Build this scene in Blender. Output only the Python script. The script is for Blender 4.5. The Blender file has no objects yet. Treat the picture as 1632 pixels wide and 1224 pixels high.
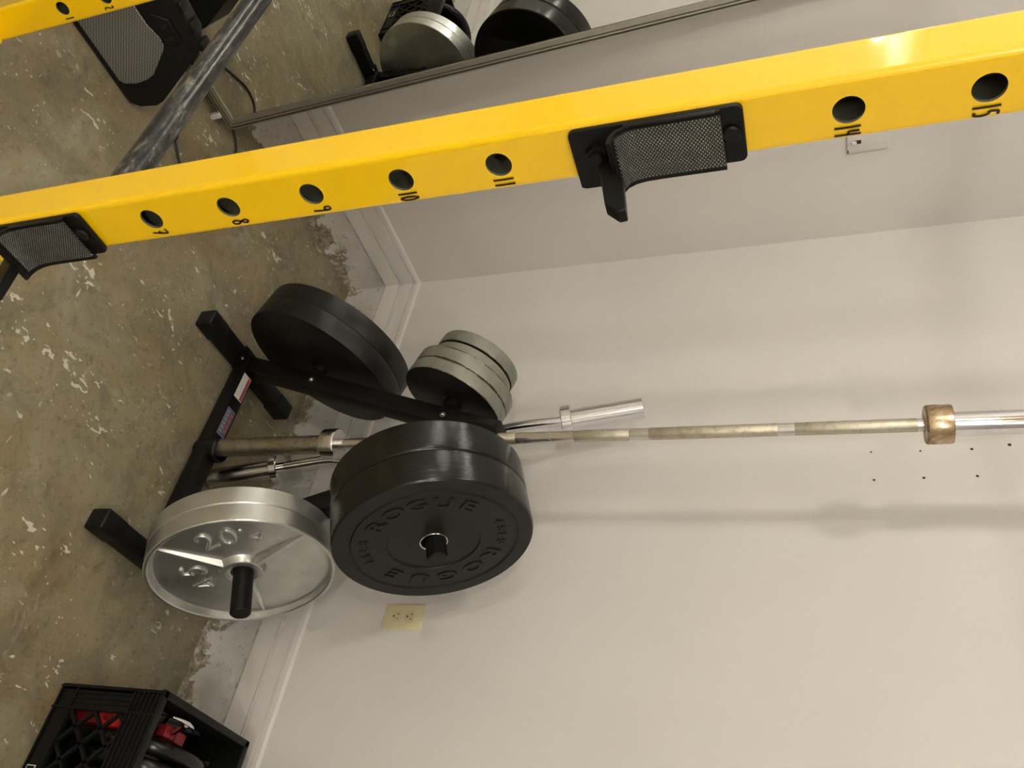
import bpy, bmesh, math, random
from math import pi, sin, cos, radians, sqrt, atan2
from mathutils import Matrix, Vector, noise
random.seed(7)
S = bpy.context.scene
COL = S.collection

# ------------------------------------------------------------------ camera
F = 1330.0
cam = bpy.data.cameras.new('camera'); camo = bpy.data.objects.new('camera', cam); COL.objects.link(camo)
cam.sensor_fit = 'HORIZONTAL'; cam.sensor_width = 36.0; cam.lens = F / 1632 * 36.0
cam.clip_start = 0.02; cam.clip_end = 50
ex = Vector((-0.16613437, 0.29197917, 0.9418851)); ey = Vector((0.77155352, 0.6333067, -0.06023114)); fw = Vector((-0.61408838, 0.7167083, -0.33049157))
R = Matrix((ex, -ey, -fw)).transposed().to_4x4()
camo.matrix_world = Matrix.Translation((2.12588, -1.87427, 1.60460)) @ R
S.camera = camo

# ------------------------------------------------------------------ world, exposure
w = bpy.data.worlds.new('world'); S.world = w; w.use_nodes = True
w.node_tree.nodes['Background'].inputs[0].default_value = (0.5, 0.48, 0.45, 1)
w.node_tree.nodes['Background'].inputs[1].default_value = 0.02
S.view_settings.view_transform = 'Standard'; S.view_settings.look = 'None'; S.view_settings.gamma = 1.0
S.view_settings.exposure = 0.68
S.view_settings.use_curve_mapping = False
# ceiling lamps: (x, y, emission strength of the bulb); last two are added fill that weakens shadows
CEIL = 2.72
LAMPS = [(0.92, -1.70, 125.0), (4.0, -4.8, 430.0), (3.4, -2.5, 210.0), (0.9, -4.6, 240.0), (2.4, -3.9, 220.0)]

# ------------------------------------------------------------------ mesh helpers
class MB:
    def __init__(s): s.v = []; s.f = []; s.m = []
    def add(s, vs, fs, M=None, mi=0):
        n = len(s.v)
        s.v += [tuple(M @ Vector(v)) if M is not None else tuple(v) for v in vs]
        s.f += [tuple(i + n for i in f) for f in fs]; s.m += [mi] * len(fs); return s
    def box(s, lo, hi, bev=0.0, M=None, mi=0, seg=2):
        bm = bmesh.new(); bmesh.ops.create_cube(bm, size=1.0)
        for v in bm.verts:
            v.co = Vector([lo[i] + (v.co[i] + .5) * (hi[i] - lo[i]) for i in range(3)])
        if bev > 0: bmesh.ops.bevel(bm, geom=list(bm.edges), offset=bev, segments=seg, affect='EDGES', profile=0.5)
        bm.verts.index_update(); s.add([v.co[:] for v in bm.verts], [[v.index for v in f.verts] for f in bm.faces], M, mi); bm.free(); return s
    def lathe(s, prof, seg=64, M=None, mi=0, closed=True):
        vs = []; fs = []; n = len(prof)
        for k in range(seg):
            a = 2 * pi * k / seg
            for r, z in prof: vs.append((r * cos(a), r * sin(a), z))
        m = n if closed else n - 1
        for k in range(seg):
            k2 = (k + 1) % seg
            for i in range(m):
                j = (i + 1) % n
                if prof[i][0] < 1e-7 and prof[j][0] < 1e-7: continue
                fs.append((k * n + i, k2 * n + i, k2 * n + j, k * n + j))
        s.add(vs, fs, M, mi); return s
    def cyl(s, r, z0, z1, seg=32, M=None, mi=0, bev=0.0):
        if bev: prof = [(0, z0), (r - bev, z0), (r, z0 + bev), (r, z1 - bev), (r - bev, z1), (0, z1)]
        else: prof = [(0, z0), (r, z0), (r, z1), (0, z1)]
        return s.lathe(prof, seg, M, mi, closed=False)
    def tube(s, path, r, seg=12, M=None, mi=0, cap=True):
        P = [Vector(p) for p in path]; n = len(P); rs = r if isinstance(r, (list, tuple)) else [r] * n
        T = [((P[min(i + 1, n - 1)] - P[max(i - 1, 0)]).normalized()) for i in range(n)]
        u = T[0].orthogonal().normalized(); vs = []; fs = []
        for i in range(n):
            u = (u - T[i] * u.dot(T[i])).normalized(); w_ = T[i].cross(u)
            for k in range(seg):
                a = 2 * pi * k / seg; vs.append(tuple(P[i] + (u * cos(a) + w_ * sin(a)) * rs[i]))
        for i in range(n - 1):
            for k in range(seg):
                k2 = (k + 1) % seg; fs.append((i * seg + k, i * seg + k2, (i + 1) * seg + k2, (i + 1) * seg + k))
        if cap: fs.append(tuple(range(seg))[::-1]); fs.append(tuple((n - 1) * seg + k for k in range(seg)))
        s.add(vs, fs, M, mi); return s
    def prism(s, poly, z0, z1, M=None, mi=0):
        n = len(poly); vs = [(x, y, z0) for x, y in poly] + [(x, y, z1) for x, y in poly]
        fs = [tuple(range(n))[::-1], tuple(range(n, 2 * n))] + [(i, (i + 1) % n, n + (i + 1) % n, n + i) for i in range(n)]
        s.add(vs, fs, M, mi); return s
    def extrude(s, poly3, vec, M=None, mi=0):
        n = len(poly3); vec = Vector(vec); vs = [tuple(p) for p in poly3] + [tuple(Vector(p) + vec) for p in poly3]
        fs = [tuple(range(n))[::-1], tuple(range(n, 2 * n))] + [(i, (i + 1) % n, n + (i + 1) % n, n + i) for i in range(n)]
        s.add(vs, fs, M, mi); return s
    def build(s, name, mat, parent=None, smooth=True, angle=35, W=None, bev=0):
        me = bpy.data.meshes.new(name); v = s.v
        if W is not None: Wi = W.inverted(); v = [tuple(Wi @ Vector(q)) for q in v]
        me.from_pydata(v, [], s.f); me.update()
        mats = mat if isinstance(mat, (list, tuple)) else [mat]
        for m in mats: me.materials.append(m)
        for p, mi in zip(me.polygons, s.m): p.material_index = mi
        bm = bmesh.new(); bm.from_mesh(me); bmesh.ops.remove_doubles(bm, verts=bm.verts, dist=1e-6)
        bmesh.ops.recalc_face_normals(bm, faces=bm.faces); bm.to_mesh(me); bm.free()
        if smooth:
            for p in me.polygons: p.use_smooth = True
            me.set_sharp_from_angle(angle=radians(angle))
        o = bpy.data.objects.new(name, me); COL.objects.link(o)
        if parent is not None: o.parent = parent
        if bev:
            b = o.modifiers.new('bevel', 'BEVEL'); b.width = bev; b.segments = 2; b.limit_method = 'ANGLE'; b.angle_limit = radians(40)
        return o

def tag(o, label=None, cat=None, group=None, kind=None):
    if label: o['label'] = label
    if cat: o['category'] = cat
    if group: o['group'] = group
    if kind: o['kind'] = kind
    return o
def thing(name, label, cat, M=None, group=None):
    o = bpy.data.objects.new(name, None); COL.objects.link(o); o.empty_display_size = .05
    if M is not None: o.matrix_world = M
    return tag(o, label, cat, group)
def T(x, y, z): return Matrix.Translation((x, y, z))
def frame(o, x, y, z):
    M = Matrix((Vector(x), Vector(y), Vector(z))).transposed().to_4x4(); M.translation = Vector(o); return M
def text_geo(body, size, depth, sx=1.0, fat=.014):
    cu = bpy.data.curves.new('t', 'FONT'); cu.body = body; cu.size = size; cu.extrude = depth; cu.align_x = 'CENTER'; cu.align_y = 'CENTER'
    cu.resolution_u = 4; cu.bevel_depth = min(depth * .5, size * .012); cu.offset = size * fat
    ob = bpy.data.objects.new('t', cu); COL.objects.link(ob)
    dg = bpy.context.evaluated_depsgraph_get(); me = bpy.data.meshes.new_from_object(ob.evaluated_get(dg))
    vs = [(v.co.x * sx, v.co.y, v.co.z) for v in me.vertices]; fs = [tuple(p.vertices) for p in me.polygons]
    bpy.data.objects.remove(ob); bpy.data.curves.remove(cu); bpy.data.meshes.remove(me)
    return vs, fs
def catmull(P, k=8):
    P = [Vector(p) for p in P]; P = [P[0]] + P + [P[-1]]; o_ = []
    for i in range(1, len(P) - 2):
        a_, b_, c_, d_ = P[i - 1:i + 3]
        for j in range(k):
            t_ = j / k; o_.append(.5 * ((2 * b_) + (c_ - a_) * t_ + (2 * a_ - 5 * b_ + 4 * c_ - d_) * t_ ** 2 + (-a_ + 3 * b_ - 3 * c_ + d_) * t_ ** 3))
    o_.append(P[-2]); return o_
def copy_tree(o, parent=None):
    c = o.copy(); COL.objects.link(c); c.parent = parent
    for ch in list(o.children): copy_tree(ch, c)
    return c

# ------------------------------------------------------------------ materials
def mat(name): m = bpy.data.materials.new(name); m.use_nodes = True; return m, m.node_tree, m.node_tree.nodes['Principled BSDF']
def N(t, typ, **k):
    n = t.nodes.new(typ)
    for a, b in k.items():
        if a in n.inputs.keys(): n.inputs[a].default_value = b
        else: setattr(n, a, b)
    return n
def coords(t, kind='Object'): return t.nodes.new('ShaderNodeTexCoord').outputs[kind]
def noise_n(t, vec, scale, detail=4, rough=.55, dist=0.0):
    n = t.nodes.new('ShaderNodeTexNoise'); n.inputs['Scale'].default_value = scale; n.inputs['Detail'].default_value = detail
    n.inputs['Roughness'].default_value = rough; n.inputs['Distortion'].default_value = dist; t.links.new(vec, n.inputs['Vector']); return n.outputs['Fac']
def ramp(t, fac, stops):
    n = t.nodes.new('ShaderNodeValToRGB'); e = n.color_ramp.elements
    e[0].position, e[0].color = stops[0][0], (*stops[0][1], 1) if len(stops[0][1]) == 3 else stops[0][1]
    e[1].position, e[1].color = stops[-1][0], (*stops[-1][1], 1)
    for p, c in stops[1:-1]:
        q = e.new(p); q.color = (*c, 1)
    t.links.new(fac, n.inputs['Fac']); return n.outputs['Color']
def g(v): return (v, v, v)
def mixc(t, fac, a, b):
    n = t.nodes.new('ShaderNodeMix'); n.data_type = 'RGBA'
    for s_, v in ((0, fac), (6, a), (7, b)):
        if isinstance(v, (tuple, list)): n.inputs[s_].default_value = (*v, 1) if len(v) == 3 else v
        elif isinstance(v, (int, float)): n.inputs[s_].default_value = v
        else: t.links.new(v, n.inputs[s_])
    return n.outputs[2]
def math_n(t, op, a, b=None, clamp=False):
    n = t.nodes.new('ShaderNodeMath'); n.operation = op; n.use_clamp = clamp
    for i, v in enumerate((a, b)):
        if v is None: continue
        if isinstance(v, (int, float)): n.inputs[i].default_value = v
        else: t.links.new(v, n.inputs[i])
    return n.outputs[0]
def bump(t, b, h, strength=.3, dist=.002):
    n = t.nodes.new('ShaderNodeBump'); n.inputs['Strength'].default_value = strength; n.inputs['Distance'].default_value = dist
    t.links.new(h, n.inputs['Height']); t.links.new(n.outputs[0], b.inputs['Normal'])
def simple(name, col, rough=.5, metal=0.0, var=0.08, vscale=20, bmp=0.0, bscale=200, coat=0.0, spec=None):
    m, t, b = mat(name); c = coords(t)
    f = noise_n(t, c, vscale)
    lo = tuple(max(0, x * (1 - var)) for x in col); hi = tuple(min(1, x * (1 + var)) for x in col)
    t.links.new(ramp(t, f, [(.3, lo), (.7, hi)]), b.inputs['Base Color'])
    b.inputs['Roughness'].default_value = rough; b.inputs['Metallic'].default_value = metal
    if coat: b.inputs['Coat Weight'].default_value = coat; b.inputs['Coat Roughness'].default_value = .035
    if spec is not None: b.inputs['Specular IOR Level'].default_value = spec
    if bmp: bump(t, b, noise_n(t, c, bscale, 3), bmp, .001)
    return m
M = {}
M['yellow'] = simple('yellow_powder_coat', (0.97, 0.61, 0.0005), .2, 0, .02, 8, .05, 320, coat=1.0, spec=.3)
M['primer'] = simple('dark_tube_inside', (0.13, 0.135, 0.09), .6, 0, .2)
M['ink'] = simple('marker_ink', (0.012, 0.006, 0.004), .5)
M['black_satin'] = simple('black_satin_paint', (0.0045, 0.0045, 0.004), .42, 0, .15, 30, .05, 300, spec=.22)
M['black_plastic'] = simple('black_plastic', (0.0045, 0.005, 0.0045), .42, 0, .2, 40, .05, 150, spec=.24)
def tread():
    m, t, b = mat('polished_rubber_tread'); c = coords(t)
    b.inputs['Base Color'].default_value = (.006, .006, .0055, 1); b.inputs['Roughness'].default_value = .20; b.inputs['Specular IOR Level'].default_value = .42
    mp = t.nodes.new('ShaderNodeMapping'); mp.inputs['Scale'].default_value = (.4, .4, 30); t.links.new(c, mp.inputs[0])
    bump(t, b, noise_n(t, mp.outputs[0], 30, 2, .5), .55, .0007); return m
M['black_rubber'] = tread()
M['rubber_face'] = simple('black_rubber_face', (0.0055, 0.0055, 0.005), .42, 0, .15, 25, .06, 400, spec=.28)
M['steel'] = simple('bright_steel', (0.62, 0.60, 0.56), .22, 1, .1, 60)
M['chrome'] = simple('chrome', (0.78, 0.78, 0.80), .10, 1, .04, 60)
M['zinc'] = simple('zinc_bolt', (0.60, 0.60, 0.60), .28, 1, .1, 60)
M['alu'] = simple('brushed_aluminium_frame', (0.46, 0.445, 0.385), .42, .85, .06, 40)
M['ivory'] = simple('ivory_plastic', (0.66, 0.58, 0.36), .35, 0, .03)
M['ivory_d'] = simple('ivory_receptacle', (0.60, 0.52, 0.32), .35, 0, .03)
M['slot'] = simple('dark_slot', (0.02, 0.015, 0.01), .7)
M['red'] = simple('red_plastic', (0.22, 0.008, 0.012), .35, 0, .15)
M['redlight'] = simple('bright_red_plastic', (0.65, 0.03, 0.02), .4, 0, .1)
M['white_st'] = simple('white_sticker', (0.62, 0.62, 0.58), .4, 0, .06, 90)
M['red_st'] = simple('red_sticker_ink', (0.50, 0.05, 0.03), .4)
M['blue_st'] = simple('blue_sticker_ink', (0.06, 0.08, 0.16), .4)
M['grey_st'] = simple('grey_sticker_ink', (0.22, 0.24, 0.26), .4)
M['clear'] = simple('clear_bumper', (0.6, 0.6, 0.56), .3)
M['cord'] = simple('black_cord', (0.012, 0.012, 0.012), .5)

def iron_black():
    m, t, b = mat('worn_black_iron'); c = coords(t)
    f = noise_n(t, c, 14, 6, .65); sc = noise_n(t, c, 90, 6, .7)
    col = ramp(t, f, [(.3, (.004, .004, .0035)), (.6, (.010, .010, .009)), (.8, (.020, .019, .017))])
    sp = ramp(t, sc, [(.66, g(0)), (.74, g(.8))])
    t.links.new(mixc(t, sp, col, (.12, .115, .10)), b.inputs['Base Color'])
    t.links.new(ramp(t, f, [(.2, g(.30)), (.8, g(.5))]), b.inputs['Roughness']); b.inputs['Specular IOR Level'].default_value = .3
    bump(t, b, noise_n(t, c, 60, 5), .2, .001); return m
M['iron'] = iron_black()
def grey_iron():
    m, t, b = mat('grey_painted_iron_with_rust'); c = coords(t)
    f = noise_n(t, c, 18, 5); r = noise_n(t, c, 26, 8, .75)
    sep = t.nodes.new('ShaderNodeSeparateXYZ'); t.links.new(c, sep.inputs[0])
    col = ramp(t, f, [(.3, (.17, .172, .145)), (.7, (.27, .268, .225))])
    # rust gathers on the rim edges of the plate
    edge = math_n(t, 'PINGPONG', math_n(t, 'ADD', sep.outputs[2], 0.0), .0185)
    sn = t.nodes.new('ShaderNodeSeparateXYZ'); t.links.new(coords(t, 'Normal'), sn.inputs[0])
    side_ = math_n(t, 'SUBTRACT', 1.0, math_n(t, 'ABSOLUTE', sn.outputs[2]), True)
    e = math_n(t, 'MULTIPLY', math_n(t, 'MULTIPLY', math_n(t, 'SUBTRACT', .0042, edge), 70.0), side_)
    rr = math_n(t, 'ADD', r, e)
    mask = ramp(t, rr, [(.60, g(0)), (.66, g(.95))])
    t.links.new(mixc(t, mask, col, (.085, .036, .014)), b.inputs['Base Color'])
    b.inputs['Roughness'].default_value = .42; b.inputs['Metallic'].default_value = .35
    bump(t, b, noise_n(t, c, 80, 4), .25, .001); return m
M['grey_iron'] = grey_iron()
def silver():
    m, t, b = mat('silver_painted_cast_iron'); c = coords(t)
    f = noise_n(t, c, 9, 5, .55)
    t.links.new(ramp(t, f, [(.3, (.46, .46, .44)), (.7, (.66, .66, .62))]), b.inputs['Base Color'])
    t.links.new(math_n(t, 'ADD', math_n(t, 'MULTIPLY', noise_n(t, c, 12, 2), .22), .20), b.inputs['Roughness']); b.inputs['Metallic'].default_value = .85
    bump(t, b, noise_n(t, c, 16, 3, .5), .5, .004); return m
M['silver'] = silver()
def rusty(name, base, rust, lo, hi, rough=.3, scale=30, bmp=.0):
    m, t, b = mat(name); c = coords(t)
    f = noise_n(t, c, scale, 7, .7, .8)
    t.links.new(ramp(t, f, [(lo, base), (hi, rust)]), b.inputs['Base Color'])
    t.links.new(ramp(t, f, [(lo, g(rough)), (hi, g(min(1, rough + .25)))]), b.inputs['Roughness']); b.inputs['Metallic'].default_value = .9
    if bmp: bump(t, b, noise_n(t, c, 900, 2), bmp, .0006)
    return m
M['bar_shaft'] = rusty('worn_steel_shaft', (.68, .66, .62), (.42, .36, .26), .5, .85, .20, 18)
M['knurl'] = rusty('knurled_tarnished_steel', (.56, .53, .43), (.34, .25, .14), .5, .80, .42, 40, .5)
M['bar_collar'] = rusty('bronze_tarnished_collar', (.62, .48, .30), (.16, .09, .05), .38, .66, .22, 28)
M['low_sleeve'] = rusty('dull_steel_sleeve', (.40, .37, .28), (.26, .20, .13), .4, .7, .26, 20)
def pipe():
    m, t, b = mat('scuffed_black_pipe'); c = coords(t)
    mp = t.nodes.new('ShaderNodeMapping'); mp.inputs['Scale'].default_value = (.35, 1, 1); t.links.new(c, mp.inputs[0])
    f = noise_n(t, mp.outputs[0], 150, 9, .7)
    f = math_n(t, 'ADD', math_n(t, 'MULTIPLY', f, .7), math_n(t, 'MULTIPLY', noise_n(t, mp.outputs[0], 28, 4), .3))
    base = ramp(t, f, [(.47, (.006, .007, .009)), (.54, (.030, .030, .026)), (.60, (.10, .095, .078)), (.68, (.24, .22, .17))])
    t.links.new(base, b.inputs['Base Color']); b.inputs['Roughness'].default_value = .3; b.inputs['Metallic'].default_value = .2
    return m
M['pipe'] = pipe()
def pad():
    m, t, b = mat('studded_black_pad'); c = coords(t)
    # honeycomb of small bright studs
    mp = t.nodes.new('ShaderNodeMapping'); mp.inputs['Scale'].default_value = (1, 1, 1); t.links.new(c, mp.inputs[0])
    sep = t.nodes.new('ShaderNodeSeparateXYZ'); t.links.new(mp.outputs[0], sep.inputs[0])
    # distance along the pad: height minus the outward run keeps studs on the curved foot too
    zz = math_n(t, 'SUBTRACT', sep.outputs[2], sep.outputs[0])
    A = math_n(t, 'MULTIPLY', zz, 2 * pi / .0033); B = math_n(t, 'MULTIPLY', sep.outputs[1], 2 * pi / .0042)
    s_ = math_n(t, 'MULTIPLY', math_n(t, 'COSINE', math_n(t, 'ADD', A, B)), math_n(t, 'COSINE', math_n(t, 'SUBTRACT', A, B)))
    s_ = math_n(t, 'ADD', math_n(t, 'COSINE', math_n(t, 'ADD', A, B)), math_n(t, 'COSINE', math_n(t, 'SUBTRACT', A, B)))
    k = ramp(t, math_n(t, 'MULTIPLY', math_n(t, 'ADD', s_, 2.0), .25), [(.72, g(0)), (.86, g(1))])
    wear = ramp(t, noise_n(t, c, 30, 4), [(.40, (.22, .22, .18)), (.62, (.50, .50, .46))])
    t.links.new(mixc(t, k, (.02, .02, .017), wear), b.inputs['Base Color']); b.inputs['Roughness'].default_value = .4
    bump(t, b, s_, .5, .0006); return m
M['pad'] = pad()
def grille():
    m, t, b = mat('perforated_grey_grille'); c = coords(t)
    sep = t.nodes.new('ShaderNodeSeparateXYZ'); t.links.new(c, sep.inputs[0])
    A = math_n(t, 'MULTIPLY', sep.outputs[2], 2 * pi / .0075); B = math_n(t, 'MULTIPLY', sep.outputs[1], 2 * pi / .0105)
    d_ = math_n(t, 'ADD', math_n(t, 'COSINE', math_n(t, 'ADD', A, B)), math_n(t, 'COSINE', math_n(t, 'SUBTRACT', A, B)))
    k = ramp(t, math_n(t, 'MULTIPLY', math_n(t, 'ADD', d_, 2.0), .25), [(.30, g(0)), (.55, g(1))])
    t.links.new(mixc(t, k, (.12, .12, .118), (.34, .34, .33)), b.inputs['Base Color'])
    b.inputs['Metallic'].default_value = .8; b.inputs['Roughness'].default_value = .36; return m
M['grille'] = grille()
def mirror_m():
    m, t, b = mat('mirror_glass'); b.inputs['Base Color'].default_value = (.84, .87, .84, 1); b.inputs['Metallic'].default_value = 1; b.inputs['Roughness'].default_value = .0
    return m
M['mirror'] = mirror_m()
def wall_paint():
    m, t, b = mat('pale_painted_drywall'); c = coords(t)
    f = noise_n(t, c, 1.3, 3, .5)
    t.links.new(ramp(t, f, [(.35, (.605, .583, .553)), (.65, (.655, .635, .598))]), b.inputs['Base Color'])
    b.inputs['Roughness'].default_value = .62; b.inputs['Specular IOR Level'].default_value = .3
    h = math_n(t, 'ADD', noise_n(t, c, 55, 4, .6), math_n(t, 'MULTIPLY', noise_n(t, c, 220, 3), .4))
    bump(t, b, h, .22, .003); return m
M['wall'] = wall_paint()
M['trim'] = simple('painted_trim', (.66, .635, .60), .45, 0, .03, 6, .06, 60)
M['ceil'] = simple('white_ceiling', (.72, .71, .68), .8, 0, .03, 2)
def curb():
    m, t, b = mat('painted_concrete_curb'); c = coords(t)
    sep = t.nodes.new('ShaderNodeSeparateXYZ'); t.links.new(c, sep.inputs[0]); z = sep.outputs[2]
    n1 = noise_n(t, c, 7, 6, .65, .6); n2 = noise_n(t, c, 45, 6, .7)
    paint = ramp(t, noise_n(t, c, 9, 4), [(.3, (.50, .48, .44)), (.7, (.62, .60, .57))])
    paint = mixc(t, ramp(t, n2, [(.56, g(0)), (.68, g(.8))]), paint, (.36, .31, .22))
    raw = ramp(t, n2, [(.34, (.10, .085, .052)), (.52, (.25, .22, .15)), (.66, (.50, .47, .38))])
    # paint gone low down and in blotches
    e = math_n(t, 'ADD', math_n(t, 'MULTIPLY', n1, .34), math_n(t, 'MULTIPLY', n2, .10))
    e = math_n(t, 'SUBTRACT', e, math_n(t, 'MULTIPLY', z, 1.0))
    mask = ramp(t, math_n(t, 'MULTIPLY', math_n(t, 'SUBTRACT', e, .142), 10.0), [(.42, g(0)), (.50, g(1))])
    col = mixc(t, mask, paint, raw)
    # ragged dirty seam under the trim board
    sm = math_n(t, 'ABSOLUTE', math_n(t, 'SUBTRACT', math_n(t, 'ADD', z, math_n(t, 'MULTIPLY', math_n(t, 'SUBTRACT', n2, .5), .02)), .158))
    sf = ramp(t, math_n(t, 'MULTIPLY', sm, 100.0), [(.2, g(.8)), (1.0, g(0))])
    col = mixc(t, sf, col, (.28, .235, .15))
    t.links.new(col, b.inputs['Base Color']); b.inputs['Roughness'].default_value = .7
    bump(t, b, math_n(t, 'ADD', n2, math_n(t, 'MULTIPLY', mask, -.25)), .6, .006); return m
M['curb'] = curb()
def floor_m():
    m, t, b = mat('stained_concrete_floor'); c = coords(t)
    n1 = noise_n(t, c, 2.2, 6, .6, .5); n2 = noise_n(t, c, 7, 7, .65, .6); n3 = noise_n(t, c, 60, 6, .7)
    base = ramp(t, n1, [(.30, (.10, .070, .035)), (.42, (.215, .168, .090)), (.57, (.245, .21, .125)), (.72, (.27, .245, .165))])
    base = mixc(t, ramp(t, n2, [(.46, g(0)), (.62, g(.7))]), base, (.15, .135, .09))
    base = mixc(t, ramp(t, noise_n(t, c, 4.3, 5, .6, 1.0), [(.56, g(0)), (.70, g(.6))]), base, (.27, .25, .185))
    base = mixc(t, ramp(t, n3, [(.55, g(0)), (.70, g(.65))]), base, (.085, .06, .03))
    base = mixc(t, ramp(t, noise_n(t, c, 15, 8, .75, 1.2), [(.55, g(0)), (.66, g(.6))]), base, (.105, .078, .042))
    base = mixc(t, ramp(t, noise_n(t, c, 11, 8, .75, .8), [(.56, g(0)), (.66, g(.5))]), base, (.33, .31, .24))
    base = mixc(t, ramp(t, n3, [(.26, g(.5)), (.42, g(0))]), base, (.30, .27, .18))
    # white paint splats: small dots, bigger flakes, long scrapes
    def splat(scale, dist, lo, hi, nscale, stretch=(1, 1, 1), dens=(.5, .55), rot=0):
        mp = t.nodes.new('ShaderNodeMapping'); mp.inputs['Scale'].default_value = stretch; mp.inputs['Rotation'].default_value = (0, 0, rot); t.links.new(c, mp.inputs[0])
        wn = t.nodes.new('ShaderNodeTexNoise'); wn.inputs['Scale'].default_value = scale * 1.7; wn.inputs['Detail'].default_value = 4; t.links.new(mp.outputs[0], wn.inputs['Vector'])
        ad = t.nodes.new('ShaderNodeMix'); ad.data_type = 'VECTOR'; ad.inputs[0].default_value = dist / scale * 6
        t.links.new(mp.outputs[0], ad.inputs[4]); t.links.new(wn.outputs['Color'], ad.inputs[5])
        v = t.nodes.new('ShaderNodeTexVoronoi'); v.inputs['Scale'].default_value = scale; t.links.new(ad.outputs[1], v.inputs['Vector'])
        s_ = ramp(t, v.outputs['Distance'], [(lo, g(1)), (hi, g(0))])
        d = ramp(t, noise_n(t, c, nscale, 2), [(dens[0], g(0)), (dens[1], g(1))])
        sel = t.nodes.new('ShaderNodeSeparateColor'); t.links.new(v.outputs['Color'], sel.inputs[0])
        q = ramp(t, sel.outputs[0], [(.52, g(0)), (.56, g(1))])
        return math_n(t, 'MULTIPLY', math_n(t, 'MULTIPLY', s_, d), q)
    a1 = splat(30, .30, .10, .15, 3.0, dens=(.46, .56)); a2 = splat(11, .55, .17, .21, 2.6, dens=(.40, .46), stretch=(1.6, .8, 1), rot=.5)
    a3 = splat(9, .22, .06, .09, 1.8, stretch=(.45, 2.2, 1), dens=(.42, .50), rot=.35); a4 = splat(70, .1, .12, .20, 5, dens=(.52, .62))
    sp = math_n(t, 'MAXIMUM', math_n(t, 'MAXIMUM', a1, a2), math_n(t, 'MAXIMUM', a3, a4))
    col = mixc(t, math_n(t, 'MULTIPLY', sp, .8), base, (.62, .59, .49))
    t.links.new(col, b.inputs['Base Color'])
    t.links.new(ramp(t, n2, [(.3, g(.36)), (.7, g(.6))]), b.inputs['Roughness']); b.inputs['Specular IOR Level'].default_value = .4
    bump(t, b, math_n(t, 'ADD', n3, math_n(t, 'MULTIPLY', sp, .6)), .25, .002); return m
M['floor'] = floor_m()
def emis(name, col, s):
    m, t, b = mat(name); b.inputs['Base Color'].default_value = (*col, 1); b.inputs['Emission Color'].default_value = (*col, 1); b.inputs['Emission Strength'].default_value = s; return m

# ------------------------------------------------------------------ room
X1, Y0 = 5.6, -6.4
def struct(name, mb, m, parent=None, smooth=False):
    o = mb.build(name, m, parent, smooth=smooth)
    o['kind'] = 'structure'; return o
struct('floor', MB().box((-.1, Y0 - .1, -.1), (X1 + .1, .1, 0)), M['floor'])
struct('ceiling', MB().box((-.1, Y0 - .1, CEIL), (X1 + .1, .1, CEIL + .1)), M['ceil'])
struct('wall_left', MB().box((-.1, Y0, 0), (0, 0, CEIL)), M['wall'])
struct('wall_back', MB().box((-.1, 0, 0), (X1 + .1, .1, CEIL)), M['wall'])
struct('wall_right', MB().box((X1, Y0, 0), (X1 + .1, 0, CEIL)), M['wall'])
struct('wall_front', MB().box((-.1, Y0 - .1, 0), (X1 + .1, Y0, CEIL)), M['wall'])
prof = [(0, .158), (.016, .158), (.016, .216), (.0105, .2168), (.0105, .2200), (.0158, .2208), (.0158, .2245), (.0085, .2253), (.0085, .2290), (.0125, .2298),
        (.0125, .2660), (.0012, .2668), (.0012, .2735), (.0075, .2745), (.0065, .286), (.003, .291), (0, .293)]
def sweep(prof, p0, p1, outdir):
    p0, p1, o = Vector(p0), Vector(p1), Vector(outdir); mb = MB(); n = len(prof)
    vs = [tuple(p0 + o * d + Vector((0, 0, z))) for d, z in prof] + [tuple(p1 + o * d + Vector((0, 0, z))) for d, z in prof]
    fs = [(i, (i + 1) % n, n + (i + 1) % n, n + i) for i in range(n)] + [tuple(range(n))[::-1], tuple(range(n, 2 * n))]
    return mb.add(vs, fs)
struct('baseboard_back', sweep(prof, (0, 0, 0), (X1, 0, 0), (0, -1, 0)), M['trim'])
struct('baseboard_left', sweep(prof, (0, 0, 0), (0, Y0, 0), (1, 0, 0)), M['trim'])
def curb_mesh(L, along, out, seed, fil):
    mb = MB(); nz = 26; nl = int(L / .012); vs = []; fs = []
    for i in range(nl + 1):
        s_ = L * i / nl
        for k in range(nz + 1):
            z = .162 * (k / nz) ** 1.25
            f = fil(s_) * math.exp(-z / .022)
            d = .010 + f + .0022 * noise.noise(Vector((s_ * 9, z * 14, seed))) + .0007 * noise.noise(Vector((s_ * 45, z * 60, seed + 3)))
            d += .004 * max(0, 1 - z / .03) * noise.noise(Vector((s_ * 18, z * 30, seed + 7)))
            if k == 0: z = -.004
            vs.append(tuple(Vector(along) * s_ + Vector(out) * d + Vector((0, 0, z))))
    for i in range(nl):
        for k in range(nz):
            a = i * (nz + 1) + k; fs.append((a, a + nz + 1, a + nz + 2, a + 1))
    return mb.add(vs, fs)
struct('trim_1', curb_mesh(3.0, (1, 0, 0), (0, -1, 0), 1.3, lambda s_: .004 + .030 * max(0, min(1, (s_ - .9) / .5))), M['curb'], smooth=True)
struct('trim_2', curb_mesh(3.0, (0, -1, 0), (1, 0, 0), 5.1, lambda s_: .012 + .012 * noise.noise(Vector((s_ * 5, 0, 2)))), M['curb'], smooth=True)
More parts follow.
